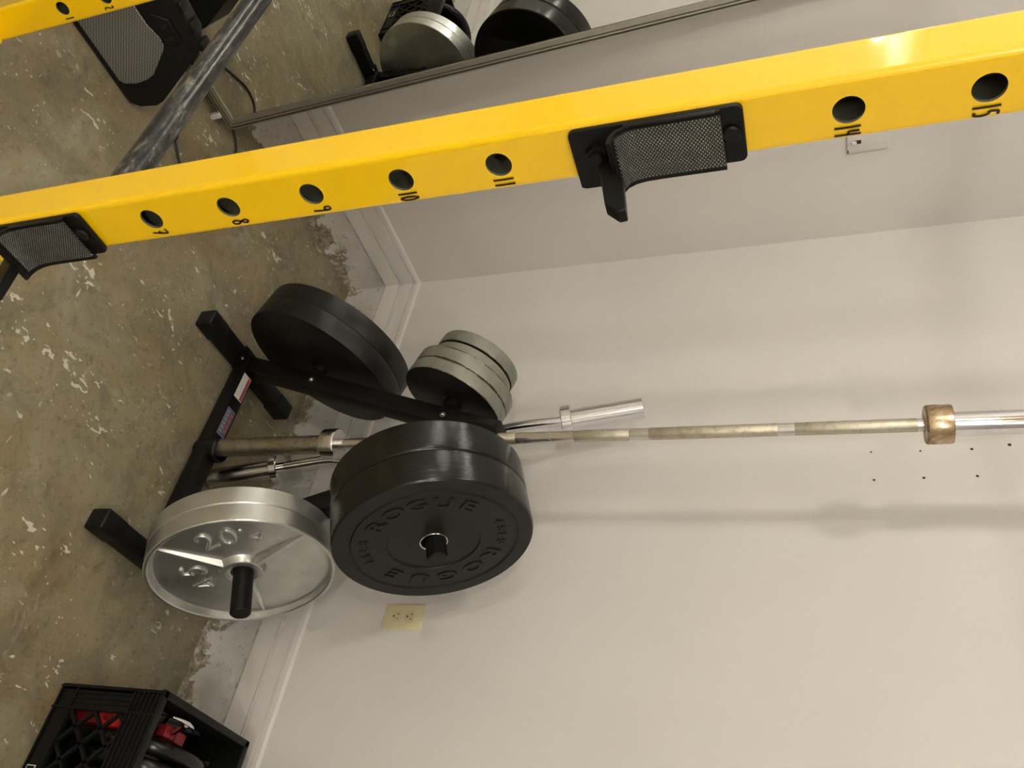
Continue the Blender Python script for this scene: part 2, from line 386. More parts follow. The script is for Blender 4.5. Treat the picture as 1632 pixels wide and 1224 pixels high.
# screw holes left in the back wall
wb = bpy.data.objects['wall_back']
for x, z, r in [(.821, 1.751, .0026), (.904, 1.750, .0032), (.822, 1.863, .0026), (.901, 1.861, .0034), (.821, 1.976, .0034), (.899, 1.976, .0034), (.812, 2.058, .0042)]:
    mb = MB().lathe([(r * .1, 0.0), (r, .0006), (r * 1.25, .0010), (r * 1.5, .0)], 14, frame((x, 0, z), (1, 0, 0), (0, 0, 1), (0, -1, 0)), closed=False)
    mb.cyl(r * .95, -.001, .0009, 14, frame((x, 0, z), (1, 0, 0), (0, 0, 1), (0, -1, 0)), mi=1)
    mb.build('screw_hole', [M['trim'], M['slot']], wb)

# ------------------------------------------------------------------ lamps
for i, (x, y, st) in enumerate(LAMPS):
    where = ['above the yellow rack', 'in the far front right of the room', 'over the right side of the room', 'added as fill light in the front left of the room', 'added as fill light in the middle of the room'][i]
    t_ = thing('ceiling_lamp', 'bare round bulb in a white ceiling holder ' + where, 'lamp', T(x, y, CEIL), 'bare bulb ceiling lamps')
    MB().lathe([(0, 0), (.055, 0), (.055, -.012), (.030, -.028), (.022, -.045), (0, -.045)], 32, closed=False).build('lamp_holder', M['trim'], t_)
    MB().lathe([(.014, -.045)] + [(.062 * sin(a), -.105 + .062 * cos(a)) for a in [radians(d) for d in range(20, 181, 10)]], 24, closed=False).build('bulb', emis('bulb_glow_%d' % i, (1.0, .945, .87), st), t_)

# ------------------------------------------------------------------ power rack
RX, RY = 1.461, -1.448
HZ = lambda n: .331 + (n - 1) * .1016
rack = thing('power_rack', 'yellow square tube power rack with numbered holes', 'rack', T(1.1, RY, 0))
RW = rack.matrix_world.copy()
def upright(xf, y, ztop, nmax):
    """square tube, front face at x = xf, with through holes along x"""
    a, th, r, hr = .029, .003, .006, .0127; mb = MB(); xc = xf - a - .001; K = 32
    def panel(px, yh, mi, z0, z1, hz):
        """flat strip at x=px, half width yh, with hole at hz"""
        vs = []; fs = []
        if hz is None:
            mb.add([(px, y - yh, z0), (px, y + yh, z0), (px, y + yh, z1), (px, y - yh, z1)], [(0, 1, 2, 3)], mi=mi); return
        for k in range(K):
            t_ = 2 * pi * k / K; c_, s_ = cos(t_), sin(t_)
            vs.append((px, y + hr * c_, hz + hr * s_))
        hh = (z1 - z0) / 2; zc = (z0 + z1) / 2
        for k in range(K):
            t_ = 2 * pi * k / K; c_, s_ = cos(t_), sin(t_)
            q = max(abs(c_), abs(s_)); vs.append((px, y + yh * c_ / q, hz + yh * s_ / q))
        for k in range(K): fs.append((k, (k + 1) % K, K + (k + 1) % K, K + k))
        mb.add(vs, fs, mi=mi)
        mb.add([(px, y - yh, z0), (px, y + yh, z0), (px, y + yh, hz - yh), (px, y - yh, hz - yh)], [(0, 1, 2, 3)], mi=mi)
        mb.add([(px, y - yh, hz + yh), (px, y + yh, hz + yh), (px, y + yh, z1), (px, y - yh, z1)], [(0, 1, 2, 3)], mi=mi)
    zs = [(HZ(n) - .0508, HZ(n) + .0508, HZ(n)) for n in range(1, nmax + 1)]
    zs = [(0, zs[0][0], None)] + zs + [(zs[-1][1], ztop, None)]
    for z0, z1, hz in zs:
        for sg in (1, -1):
            panel(xc + sg * a, a - r, 0, z0, z1, hz); panel(xc + sg * (a - th), a - th, 1, z0, z1, hz)
            if hz:
                o_ = [(xc + sg * a, y + hr * cos(2 * pi * k / K), hz + hr * sin(2 * pi * k / K)) for k in range(K)]
                i_ = [(xc + sg * (a - th), p[1], p[2]) for p in o_]
                mb.add(o_ + i_, [(k, (k + 1) % K, K + (k + 1) % K, K + k) for k in range(K)], mi=1)
    for sx in (1, -1):
        for sy in (1, -1):
            o_ = [(xc + sx * (a - r + r * cos(t_)), y + sy * (a - r + r * sin(t_))) for t_ in [radians(d) for d in (0, 18, 36, 54, 72, 90)]]
            mb.add([(px, py, 0) for px, py in o_] + [(px, py, ztop) for px, py in o_], [(k, k + 1, 7 + k, 6 + k) for k in range(5)])
    for sy in (1, -1):
        for d, mi in ((a, 0), (a - th, 1)):
            e_ = r if mi == 0 else th
            mb.add([(xc - a + e_, y + sy * d, 0), (xc + a - e_, y + sy * d, 0), (xc + a - e_, y + sy * d, ztop), (xc - a + e_, y + sy * d, ztop)], [(0, 1, 2, 3)], mi=mi)
    mb.add([(xc - a, y - a, ztop), (xc + a, y - a, ztop), (xc + a, y + a, ztop), (xc - a, y + a, ztop)], [(0, 1, 2, 3)])
    me_smooth = mb.build('upright', [M['yellow'], M['primer']], rack, W=RW, smooth=False)
    return me_smooth
up1 = upright(1.491, RY, 2.26, 18); up2 = upright(.757, RY + .005, 2.26, 18)
# hand written numbers: strokes in a unit box (x right 0..1, y up 0..1)
GL = {'1': [[(.45, 1), (.5, .5), (.45, 0)]], '2': [[(.1, .8), (.45, 1), (.75, .75), (.1, .05), (.95, .0)]],
      '7': [[(.0, .85), (.95, 1.0), (.45, .0)], [(.25, .42), (.75, .52)]],
      '8': [[(.75, .85), (.45, 1), (.15, .8), (.4, .55), (.85, .35), (.8, .08), (.4, 0), (.1, .2), (.35, .5), (.8, .72), (.75, .9)]],
      '9': [[(.85, .75), (.5, .62), (.15, .75), (.3, .98), (.75, .98), (.85, .75), (.8, .35), (.7, 0)]],
      '0': [[(.5, 1), (.12, .75), (.1, .3), (.45, 0), (.85, .25), (.88, .7), (.5, 1)]],
      '4': [[(.15, .95), (.1, .55), (.75, .5)], [(.75, 1), (.7, 0)]],
      '5': [[(.9, .9), (.2, .95), (.15, .58), (.6, .62), (.9, .35), (.7, .05), (.15, .1)]]}
def number(txt, xf, yc, zc, post):
    mb = MB(); n = len(txt); wd = .0068 if n == 1 else .0050; ht = .0205
    for i, ch in enumerate(txt):
        ox = yc - (n * wd * 1.15) / 2 + i * wd * 1.15
        for st in GL[ch]:
            pts = []
            for a_, b_ in zip(st[:-1], st[1:]):
                for k in range(4): pts.append((a_[0] + (b_[0] - a_[0]) * k / 4, a_[1] + (b_[1] - a_[1]) * k / 4))
            pts.append(st[-1])
            for _ in range(2):
                pts = [pts[0]] + [tuple((pts[j - 1][c] + 2 * pts[j][c] + pts[j + 1][c]) / 4 for c in (0, 1)) for j in range(1, len(pts) - 1)] + [pts[-1]]
            P = [Vector((xf + .00015, ox + px * wd, zc - ht / 2 + py * ht)) for px, py in pts]
            vs = []; fs = []; hw = .0011
            for j, q in enumerate(P):
                tt = (P[min(j + 1, len(P) - 1)] - P[max(j - 1, 0)]).normalized(); nn = Vector((0, -tt.z, tt.y))
                vs += [tuple(q + nn * hw), tuple(q - nn * hw)]
            for j in range(len(P) - 1): fs.append((2 * j, 2 * j + 1, 2 * j + 3, 2 * j + 2))
            mb.add(vs, fs)
    o = mb.build('number_marking', M['ink'], post, W=RW); o['label'] = 'hand written number %s in black marker' % txt
for n_, dy, dz in [(7, .018, 0), (8, .020, .004), (9, .019, .003), (10, .0192, .0006), (11, .0196, 0), (14, .0192, -.001), (15, .0196, -.0005), (6, .019, 0), (16, .02, 0)]:
    if str(n_)[0] in '6' or n_ == 16: continue
    number(str(n_), 1.491, RY + dy, HZ(n_) + dz, up1)
number('1', .757, RY + .005 + .020, HZ(1) + .002, up2); number('2', .757, RY + .005 + .020, HZ(2) - .004, up2)
MB().box((.757, RY - .024, .098), (1.431, RY + .034, .156), .005).build('base_rail', M['yellow'], rack, W=RW)
MB().box((.757, RY - .024, 2.19), (1.431, RY + .034, 2.25), .005).build('top_rail', M['yellow'], rack, W=RW)
MB().box((.66, RY - .07, 0), (.80, RY + .08, .006), .001).build('foot_plate', M['yellow'], rack, W=RW)
MB().box((1.40, RY - .07, 0), (1.53, RY + .08, .006), .001).build('foot_plate', M['yellow'], rack, W=RW)

# safety pipe between the uprights
t_ = thing('safety_pipe', 'scuffed black round safety pipe running level between the yellow uprights', 'safety bar', T(1.095, RY, .856))
mb = MB().lathe([(.0162, -.335), (.0172, -.334), (.0172, .334), (.0162, .335)], 40, frame((0, 0, 0), (0, 1, 0), (0, 0, 1), (1, 0, 0)), closed=False)
mb.build('pipe', M['pipe'], t_)
for xa in (-.3365, .3335): MB().cyl(.0168, xa, xa + .003, 32, frame((0, 0, 0), (0, 1, 0), (0, 0, 1), (1, 0, 0))).build('end_cap', M['black_plastic'], t_)
MB().tube([(-.33, .0145, -.0095), (.33, .0145, -.0095)], .0014, 6).build('weld_seam', M['pipe'], t_)

# J-cups
def jcup(z0, label):
    t_ = thing('j_cup', label, 'rack hook', T(1.491, RY + .002, z0), 'black hooks on the front upright')
    # back plate with rounded corners
    def rr(y0, y1, z0, z1, r, k=6):
        pts = []
        for cx, cz, a0 in ((y1 - r, z1 - r, 0), (y0 + r, z1 - r, 90), (y0 + r, z0 + r, 180), (y1 - r, z0 + r, 270)):
            for i in range(k + 1):
                a_ = radians(a0 + 90 * i / k); pts.append((cx + r * cos(a_), cz + r * sin(a_)))
        return pts
    F_ = frame((0, 0, 0), (0, 1, 0), (0, 0, 1), (1, 0, 0))
    outline = [p for p in rr(-.0275, .0285, 0, .150, .006) if not (p[0] > .02 and p[1] < .08)]
    k_ = min(range(len(outline)), key=lambda q: (outline[q][0] < .028, abs(outline[q][1] - .144)))
    low = [(.0285, .098), (.0345, .092), (.0345, .004), (.0325, 0)]
    outline = low[::-1] + [p for p in outline if p[1] > .12] + [p for p in outline if p[1] <= .12]
    cx, cz = .003, .07
    outline.sort(key=lambda q: atan2(q[1] - cz, q[0] - cx))
    MB().prism(outline, .0004, .0055, F_).build('back_plate', M['black_satin'], t_, bev=.0008)
    # hook: thick bent strip, profile in x-z, swept over y
    mid = [(.0070, .132), (.0070, .075), (.0075, .062), (.0095, .052), (.0145, .044), (.022, .040), (.031, .0395)]
    def strip(mid, o1, o2, y0, y1, m_, name, notch=False):
        P = [Vector((x, 0, z)) for x, z in mid]; up_ = []; dn = []
        for j, q in enumerate(P):
            tt = (P[min(j + 1, len(P) - 1)] - P[max(j - 1, 0)]).normalized(); nn = Vector((-tt.z, 0, tt.x))
            up_.append(q + nn * o1); dn.append(q + nn * o2)
        poly = [(p.x, p.z) for p in up_] + [(p.x, p.z) for p in reversed(dn)]
        mb = MB(); n = len(poly); k = len(mid)
        vs = [(x, y0, z) for x, z in poly] + [(x, y1, z) for x, z in poly]
        fs = [(i, (i + 1) % n, n + (i + 1) % n, n + i) for i in range(n)]
        for i in range(k - 1):
            fs.append((i, i + 1, n - 2 - i, n - 1 - i)); fs.append((n + i, n + i + 1, 2 * n - 2 - i, 2 * n - 1 - i))
        mb.add(vs, fs); return mb.build(name, m_, t_, angle=50)
    # bend direction: normal points outward/up -> positive offset is the cradle side
    strip(mid, -.0020, .0020, -.027, .0325, M['black_satin'], 'hook')
    strip([(x, z) for x, z in mid[:-1]], .0021, .0048, -.024, .0265, M['pad'], 'pad')
    # outer lip of the hook, a tapering tongue
    lp = [(.0056, .020), (.030, .026), (.070, .034), (.083, .046), (.082, .053), (.060, .050), (.034, .046), (.024, .0375), (.0056, .037)]
    mb = MB(); mb.extrude([(x, .004, z) for x, z in lp], (0, .013, 0)); mb.build('lip', M['black_satin'], t_, bev=.0012)
    MB().box((.0056, -.0275, .050), (.0105, -.0245, .128), .001).build('side_flange', M['black_satin'], t_)
    MB().cyl(.0105, .0056, .012, 6, frame((0, -.002, .022), (0, 1, 0), (0, 0, 1), (1, 0, 0))).cyl(.006, .012, .016, 12, frame((0, -.002, .022), (0, 1, 0), (0, 0, 1), (1, 0, 0))).build('bolt', M['black_satin'], t_)
    MB().cyl(.008, .0056, .010, 20, frame((0, -.002, .139), (0, 1, 0), (0, 0, 1), (1, 0, 0)), bev=.0015).build('rivet', M['black_satin'], t_)
    return t_
jcup(1.420, 'black hook with studded pad on the yellow upright between holes 11 and 14')
jcup(.708, 'black hook with studded pad on the yellow upright below hole 7')

# ------------------------------------------------------------------ plate tree
YC = -.350; TL = radians(19.0); XC = 1.005
xL = lambda z: .8525 + .344 * (z - .5255)
xR = lambda z: 2 * XC - xL(z)
tree = thing('plate_tree', 'black A frame weight plate rack with bar holder standing by the back wall', 'plate rack', T(XC, YC, 0))
TW = tree.matrix_world.copy()
MB().box((.68, YC - .035, .022), (1.33, YC + .012, .070), .003).build('base_beam', M['black_satin'], tree, W=TW)
for xf in (.680, 1.330):
    ft = MB().box((xf - .0245, -.535, .006), (xf + .0245, -.14, .052), .003).build('foot', M['black_satin'], tree, W=TW)
    for s_, y0 in ((-1, -.535), (1, -.14)):
        a_, b_ = (y0 - .028, y0 + .045) if s_ < 0 else (y0 - .045, y0 + .028)
        MB().box((xf - .0262, a_, 0), (xf + .0262, b_, .0545), .006, seg=3).build('end_cap', M['black_plastic'], ft, W=TW)
nR = Vector((cos(TL), 0, sin(TL))); wR = Vector((-sin(TL), 0, cos(TL))); nL = Vector((-cos(TL), 0, sin(TL))); wL = Vector((sin(TL), 0, cos(TL)))
FR = lambda o: frame(o, (0, 1, 0), wR, nR)
FL = lambda o: frame(o, (0, -1, 0), wL, nL)
for side, fr in ((-1, FL), (1, FR)):
    xz = xL if side < 0 else xR; z0, z1 = .045, .893
    L = (z1 - z0) / cos(TL)
    Mx = fr((xz(z0), YC, z0))
    lg = MB().box((-.025, 0, -.025), (.025, L, .025), .0035, Mx).build('leg', M['black_satin'], tree, W=TW)
    MB().box((-.0265, L - .004, -.0265), (.0265, L + .005, .0265), .003, Mx).build('cap', M['black_plastic'], lg, W=TW)
# gusset at the apex, brackets and bolts
mb = MB()
mb.extrude([(XC - .055, YC - .0275, .80), (XC + .055, YC - .0275, .80), (XC + .03, YC - .0275, .90), (XC - .03, YC - .0275, .90)], (0, .002, 0))
mb.build('gusset', M['black_satin'], tree, W=TW)
def bolt(x, y, z, ax, nut=False):
    ax = Vector(ax); u = ax.orthogonal().normalized(); Fm = frame((x, y, z), u, ax.cross(u), ax)
    MB().cyl(.0085, 0, .0012, 20, Fm).lathe([(0, .0065), (.0035, .0058), (.0058, .0035), (.0066, .0012), (0, .0012)], 16, Fm, closed=False).build('bolt', M['zinc'], tree, W=TW)
for z in (.307, .744): bolt(xL(z), YC - .0252, z, (0, -1, 0)); bolt(xR(z), YC - .0252, z, (0, -1, 0))
for xf in (.680, 1.330):
    bolt(xf + .016 * (1 if xf < 1 else -1), YC - .047, .052, (0, 0, 1)); bolt(xf + .016 * (1 if xf < 1 else -1), YC + .045, .052, (0, 0, 1))
    MB().box((xf - .030, YC - .055, .052), (xf + .030, YC + .055, .056), .001).build('bracket', M['black_satin'], tree, W=TW)
    bolt(xf, YC - .060, .045, (0, -.5, .85))
# pegs
PEG = [(FR, 1, .2835, (1.362, YC, .314), .107), (FR, 1, .733, (1.276, YC, .795), .046), (FL, -1, .31, (.716, YC, .299), .19), (FL, -1, .75, (.871, YC, .746), .160)]
HD = .0045
for fr, sd, _, C, outl in PEG:
    n_ = nR if sd > 0 else nL; w_ = wR if sd > 0 else wL
    C = Vector(C) + w_ * HD
    back = {0.107: .095, .046: .172, .19: .012, .160: .015}[outl]
    MB().cyl(.0238, -back, outl, 40, fr(C), bev=.003).build('peg', M['black_satin'], tree, W=TW)
# bar holder
MB().lathe([(.0262, .060), (.0262, .088), (.0285, .091), (.0305, .091), (.0335, .087), (.0335, .060)], 40, T(.998, -.356, 0), closed=False).lathe([(.0335, .022), (.0335, .062), (.0262, .062)], 40, T(.998, -.356, 0), closed=False).build('bar_holder', M['black_satin'], tree, W=TW)
# stickers on the beam
st = MB().box((.737, -.381, .0703), (.822, -.345, .0707)); o = st.build('warning_sticker', M['white_st'], tree, W=TW)
MB().box((.739, -.357, .0708), (.820, -.3465, .0710)).build('sticker_band', M['red_st'], o, W=TW)
mb = MB()
for k in range(7): mb.box((.752 + k * .0085, -.3545, .0711), (.7575 + k * .0085, -.3490, .0712))
mb.build('sticker_print', M['blue_st'], o, W=TW)
o = MB().box((.862, -.381, .0703), (.951, -.347, .0707)).build('maker_sticker', M['grey_st'], tree, W=TW)
MB().box((.8645, -.3795, .0708), (.9485, -.3485, .0709)).build('sticker_band', M['blue_st'], o, W=TW)
mb = MB()
for k in range(6): mb.box((.869 + k * .013, -.377, .0710), (.878 + k * .013, -.365, .0711), mi=0)
for k in range(4): mb.box((.872 + k * .018, -.360, .0710), (.885 + k * .018, -.352, .0711), mi=1)
mb.build('sticker_print', [M['grey_st'], M['red_st']], o, W=TW)

# ------------------------------------------------------------------ plates
def arc_text(mb, chars, r, a0, da, size, depth, z, sx=1.0, mi=0):
    for i, ch in enumerate(chars):
        a_ = radians(a0 + da * i); vs, fs = text_geo(ch, size, depth, sx)
        Mx = T(r * cos(a_), r * sin(a_), z) @ Matrix.Rotation(a_ - pi / 2, 4, 'Z'); mb.add(vs, fs, Mx, mi)
def arc_digits(mb, chars, r, a0, da, wd, ht, rad=.0046):
    for i, ch in enumerate(chars):
        a_ = radians(a0 + da * i); Mx = T(r * cos(a_), r * sin(a_), -.0195) @ Matrix.Rotation(a_ - pi / 2, 4, 'Z')
        for st in CAST[ch]:
            pts = catmull([((px - .5) * wd, (py - .5) * ht, 0) for px, py in st], 5) if len(st) > 2 else [Vector(((px - .5) * wd, (py - .5) * ht, 0)) for px, py in st]
            mb.tube(pts, rad, 10, Mx)
CAST = {'4': [[(.78, 0), (.78, 1)], [(.78, 1), (.05, .32)], [(.05, .32), (1.0, .32)]],
        '5': [[(.9, 1), (.25, 1)], [(.25, 1), (.18, .56)], [(.18, .56), (.5, .66), (.88, .5), (.92, .25), (.65, .0), (.3, .0), (.08, .16)]],
        '2': [[(.08, .74), (.25, .96), (.6, 1.0), (.88, .82), (.8, .52), (.4, .24), (.08, .0)], [(.08, 0), (.95, 0)]],
        '0': [[(.5, 1), (.18, .85), (.08, .5), (.18, .15), (.5, 0), (.82, .15), (.92, .5), (.82, .85), (.5, 1)]]}
def silver_plate(C, label):
    t_ = thing('iron_weight_plate', label, 'weight plate', FR(C), 'silver iron plates on the right lower peg')
    Rr = .2195; th = .0465
    prof = [(.0268, -th), (.20, -th), (Rr - .002, -th), (Rr, -th + .002), (Rr, -.0025), (Rr - .0025, 0), (.2115, 0), (.2085, -.0025), (.2035, -.0165), (.199, -.0195), (.19, -.0205),
            (.062, -.0205), (.056, -.019), (.0515, -.012), (.0490, -.004), (.0470, -.0025), (.0385, -.0025), (.0385, -.0045), (.031, -.0045), (.0268, -.006)]
    body = MB().lathe(prof, 128).build('body', M['silver'], t_, angle=28)
    for a_ in (-142, 104, -15):
        Mx = Matrix.Rotation(radians(a_), 4, 'Z'); r0, r1 = .044, .2025
        vs = [(r0, -.0125, -.021), (r0, .0125, -.021), (r1, .0075, -.021), (r1, -.0075, -.021), (r0, -.0075, -.0035), (r0, .0075, -.0035), (r1, .0022, -.0168), (r1, -.0022, -.0168)]
        MB().add(vs, [(0, 1, 2, 3), (4, 5, 6, 7), (0, 1, 5, 4), (1, 2, 6, 5), (2, 3, 7, 6), (3, 0, 4, 7)], Mx).build('rib', M['silver'], t_, bev=.0012)
    mb = MB(); arc_digits(mb, '45', .112, -80, -31, .036, .052); mb.build('raised_number', M['silver'], t_, angle=60)
    mb = MB(); arc_digits(mb, '20', .132, -173, -23, .036, .052); arc_digits(mb, '4', .135, 137, 0, .028, .040, .003)
    mb.lathe([(0, .0045), (.004, .0035), (.0062, 0), (0, 0)], 16, T(.150 * cos(radians(152)), .150 * sin(radians(152)), -.0205), closed=False); mb.build('raised_number', M['silver'], t_)
    return t_
cS = Vector((1.362, YC, .314))
silver_plate(cS, 'silver 45 pound iron plate facing out on the lower right peg')
pl2 = silver_plate(cS - nR * .0475, 'silver iron plate behind the outer silver one, nearest the rack leg')

DIG = None
def bumper(C, label):
    t_ = thing('bumper_plate', label, 'weight plate', FR(C), 'black bumper plates on the right upper peg')
    Rr = .229; th = .0845
    prof = [(.0330, -th), (Rr - .010, -th), (Rr - .003, -th + .0012), (Rr, -th + .005), (Rr, -.006), (Rr - .0012, -.003), (Rr - .004, 0), (.194, 0), (.191, -.0026), (.1865, -.0026), (.1835, -.0004),
            (.1065, -.0004), (.1045, -.0035), (.0330, -.0035)]
    mb = MB().lathe(prof, 144)
    n0 = len(mb.f)
    b = mb.build('rubber_body', [M['black_rubber'], M['rubber_face']], t_, angle=25)
    for p in b.data.polygons:
        c_ = p.center; 
        if c_.z > -.006 and sqrt(c_.x ** 2 + c_.y ** 2) < Rr - .003: p.material_index = 1
    MB().lathe([(.0292, -th - .0003), (.0328, -th - .0003), (.0328, -.0022), (.0322, -.0012), (.0300, -.0012), (.0292, -.002)], 64).build('steel_hub_ring', M['steel'], t_)
    mb = MB(); arc_text(mb, 'ROGUE', .147, -143, -22, .047, .0020, -.0004, 1.45); mb.build('raised_lettering', M['rubber_face'], t_)
    mb = MB(); arc_text(mb, 'ROGUE', .145, 44, -26, .047, .0020, -.0004, 1.45); mb.build('raised_lettering', M['rubber_face'], t_)
    for a0_ in (-89, 92):
        mb = MB(); arc_text(mb, '45LB', .155, a0_, -10, .028, .0016, -.0004, 1.1); mb.build('raised_weight_mark', M['rubber_face'], t_)
    return t_
cB = Vector((1.276, YC, .795))
bumper(cB, 'black rubber bumper plate with lettered face, outermost on the upper right peg')
bumper(cB - nR * .0855, 'black rubber bumper plate behind the lettered outer one, nearest the rack')

def round_plate(name, C, Rr, th, m, label, group, hub=True, fr=FL):
    t_ = thing(name, label, 'weight plate', fr(C), group)
    prof = [(.027, 0), (Rr - .0016, 0), (Rr - .0004, .0006), (Rr, .002), (Rr + .0005, th * .5), (Rr, th - .0016), (Rr - .0006, th - .0004), (Rr - .002, th), (Rr - .016, th), (Rr - .022, th - .008),
            (.055, th - .009), (.05, th - .002), (.044, th), (.027, th)]
    b_ = MB().lathe(prof, 112).build('body', [m, M['iron']] if m is M['grey_iron'] else m, t_, angle=28)
    if m is M['grey_iron']:
        for p_ in b_.data.polygons:
            if p_.center.z < .0006: p_.material_index = 1
    return t_
cK = Vector((.716, YC, .299))
round_plate('iron_weight_plate', cK, .2325, .0545, M['iron'], 'large worn black plate on the lower left peg, nearest the leg', 'black plates on the left lower peg')
round_plate('iron_weight_plate', cK + nL * .0547, .2325, .0545, M['iron'], 'large worn black plate on the lower left peg, outermost of the pair', 'black plates on the left lower peg')
cG = Vector((.871, YC, .746))
round_plate('iron_weight_plate', cG, .1375, .0375, M['grey_iron'], 'grey rusty medium plate, nearest the leg on the upper left peg', 'grey plates on the left upper peg')
round_plate('iron_weight_plate', cG + nL * .0382, .1375, .0375, M['grey_iron'], 'grey rusty medium plate, second from the leg on the upper left peg', 'grey plates on the left upper peg')
sm = [('grey rusty small plate with ridged edge, third from the leg on the upper left peg', .077, .034), ('grey rusty small plate, outermost on the upper left peg', .116, .036)]
for lb, d, th in sm:
    o = round_plate('iron_weight_plate', cG + nL * d + wL * -.001, .1130, th, M['grey_iron'], lb, 'grey plates on the left upper peg')
    mb = MB()
    if d < .1:
        for a0, a1 in ((20, 58),):
            for k in range(a0, a1, 3):
                a_ = radians(k); mb.box((.104, -.0011, -.0008), (.1125, .0011, .0009), M=Matrix.Rotation(a_, 4, 'Z') @ Matrix.Rotation(.5, 4, 'X'))
        mb.build('raised_mark', M['grey_iron'], o)

# ------------------------------------------------------------------ barbell
b0 = Vector((.9985, -.3555, .030)); b1 = Vector((1.0045, -.3400, 1.83))
d_ = (b1 - b0).normalized(); u_ = Vector((1, 0, 0)); u_ = (u_ - d_ * u_.dot(d_)).normalized()
b0 = Vector((.989, -.352, .456)) - d_ * .428
BM = frame(b0, u_, d_.cross(u_), d_)
bar = thing('barbell', 'long steel barbell standing upright in the plate rack holder', 'barbell', BM)
MB().cyl(.025, 0, .386, 48, bev=.002).build('lower_sleeve', M['low_sleeve'], bar)
o = MB().lathe([(.025, .386), (.038, .386), (.0405, .389), (.0405, .4250), (.0385, .4285), (.0145, .4285)], 48, closed=False).build('lower_collar', M['steel'], bar); o['label'] = 'bright steel collar'
MB().cyl(.0140, .4285, 1.807, 32).build('shaft', M['bar_shaft'], bar)
for z0, z1 in ((.52, .915), (1.06, 1.19), (1.235, 1.515), (1.55, 1.79)):
    MB().lathe([(.0139, z0), (.01435, z0 + .001), (.01435, z1 - .001), (.0139, z1)], 32, closed=False).build('knurling', M['knurl'], bar)
o = MB().lathe([(.0145, 1.804), (.0375, 1.804), (.0402, 1.8065), (.0410, 1.809), (.0410, 1.851), (.0395, 1.855), (.025, 1.856)], 48, closed=False).build('upper_collar', M['bar_collar'], bar); o['label'] = 'bronze coloured tarnished collar'
MB().cyl(.025, 1.855, 2.215, 48, bev=.002).build('upper_sleeve', M['chrome'], bar)

# ------------------------------------------------------------------ EZ curl bar
e0 = Vector((1.026, -.262, .004)); e1 = Vector((.761, -.150, 1.198))
d_ = (e1 - e0).normalized(); u_ = Vector((1, 0, 0)); u_ = (u_ - d_ * u_.dot(d_)).normalized()
EM = frame(e0, u_, d_.cross(u_), d_); LE = (e1 - e0).length
ez = thing('curl_bar', 'short chrome curl bar leaning behind the barbell with bent grips', 'curl bar', EM)
MB().cyl(.0270, 0, .190, 40, bev=.002).build('lower_sleeve', M['steel'], ez)
MB().cyl(.0410, .190, .213, 40, bev=.002).build('lower_collar', M['chrome'], ez)
pts = [(0, 0, .212), (0, 0, .34), (.004, 0, .37), (.030, 0, .44), (.030, 0, .47), (-.010, 0, .54), (-.012, 0, .60), (.030, 0, .68), (.034, 0, .72), (.004, 0, .815), (-.004, 0, .838), (-.008, 0, .87), (-.006, 0, .93), (0, 0, LE - .217)]
P = [Vector(p) for p in pts]; sm_ = []
for i in range(len(P) - 1):
    a_, b_ = P[i], P[i + 1]
    for k in range(6): sm_.append(a_.lerp(b_, k / 6))
sm_.append(P[-1])
for _ in range(3): sm_ = [sm_[0]] + [(sm_[j - 1] + sm_[j] * 2 + sm_[j + 1]) / 4 for j in range(1, len(sm_) - 1)] + [sm_[-1]]
MB().tube(sm_, .0138, 20).build('bent_shaft', M['chrome'], ez)
MB().cyl(.0420, LE - .218, LE - .190, 40, bev=.002).build('upper_collar', M['chrome'], ez)
MB().lathe([(0, LE - .001), (.006, LE - .001), (.008, LE - .003), (.021, LE - .003), (.0225, LE), (.0265, LE), (.0280, LE - .0015), (.0280, LE - .19), (0, LE - .19)], 40, closed=False).build('upper_sleeve', M['chrome'], ez)

# ------------------------------------------------------------------ mirror
nM = Vector((.99880804, -.02274679, .04318656))
base = Vector((.1515, -.8125, .032))
up_ = Vector((-.0433, -.020, 1)); up_ = (up_ - nM * up_.dot(nM)).normalized(); rt = up_.cross(nM).normalized()   # rt points to +y side
if rt.y < 0: rt = -rt
zM = nM
MM = frame(base, -rt, up_, nM)
if MM.determinant() < 0: MM = frame(base, rt, up_, nM)
sgn = 1 if (MM.to_3x3() @ Vector((1, 0, 0))).y < 0 else -1
mir = thing('leaning_mirror', 'tall framed wall mirror leaning against the left wall', 'mirror', MM)
MW_, MH_, FWd = 2.05, 1.95, .042
def sx(a): return sgn * a
def mbox(x0, x1, y0, y1, z0, z1, bev=0): 
    a, b = sorted((sx(x0), sx(x1))); return MB().box((a, y0, z0), (b, y1, z1), bev)
mbox(FWd - .006, MW_ - FWd + .006, FWd - .006, MH_ - FWd + .006, -.006, -.0005).build('glass', M['mirror'], mir, smooth=False)
def fprofile(horizontal, at, length, flip):
    """frame rail: stepped profile across its width"""
    pr = [(0, -.026), (0, -.004), (.004, -.003), (.0045, -.017), (.0085, -.017), (.009, -.002), (.0145, -.001), (.015, -.007), (.0175, -.007), (.018, 0), (.033, .002), (.0355, -.0035), (FWd, -.0045), (FWd, -.026)]
    mb = MB(); n = len(pr)
    if horizontal:
        f0 = lambda d, z, e: (sx(e), (MH_ - d) if flip else d, z)
        a = [f0(d, z, d) for d, z in pr]; b = [f0(d, z, MW_ - d) for d, z in pr]
    else:
        f0 = lambda d, z, e: (sx(MW_ - d if flip else d), e, z)
        a = [f0(d, z, d) for d, z in pr]; b = [f0(d, z, MH_ - d) for d, z in pr]
    mb.add(a + b, [(i, (i + 1) % n, n + (i + 1) % n, n + i) for i in range(n)] + [tuple(range(n)), tuple(range(n, 2 * n))]); return mb
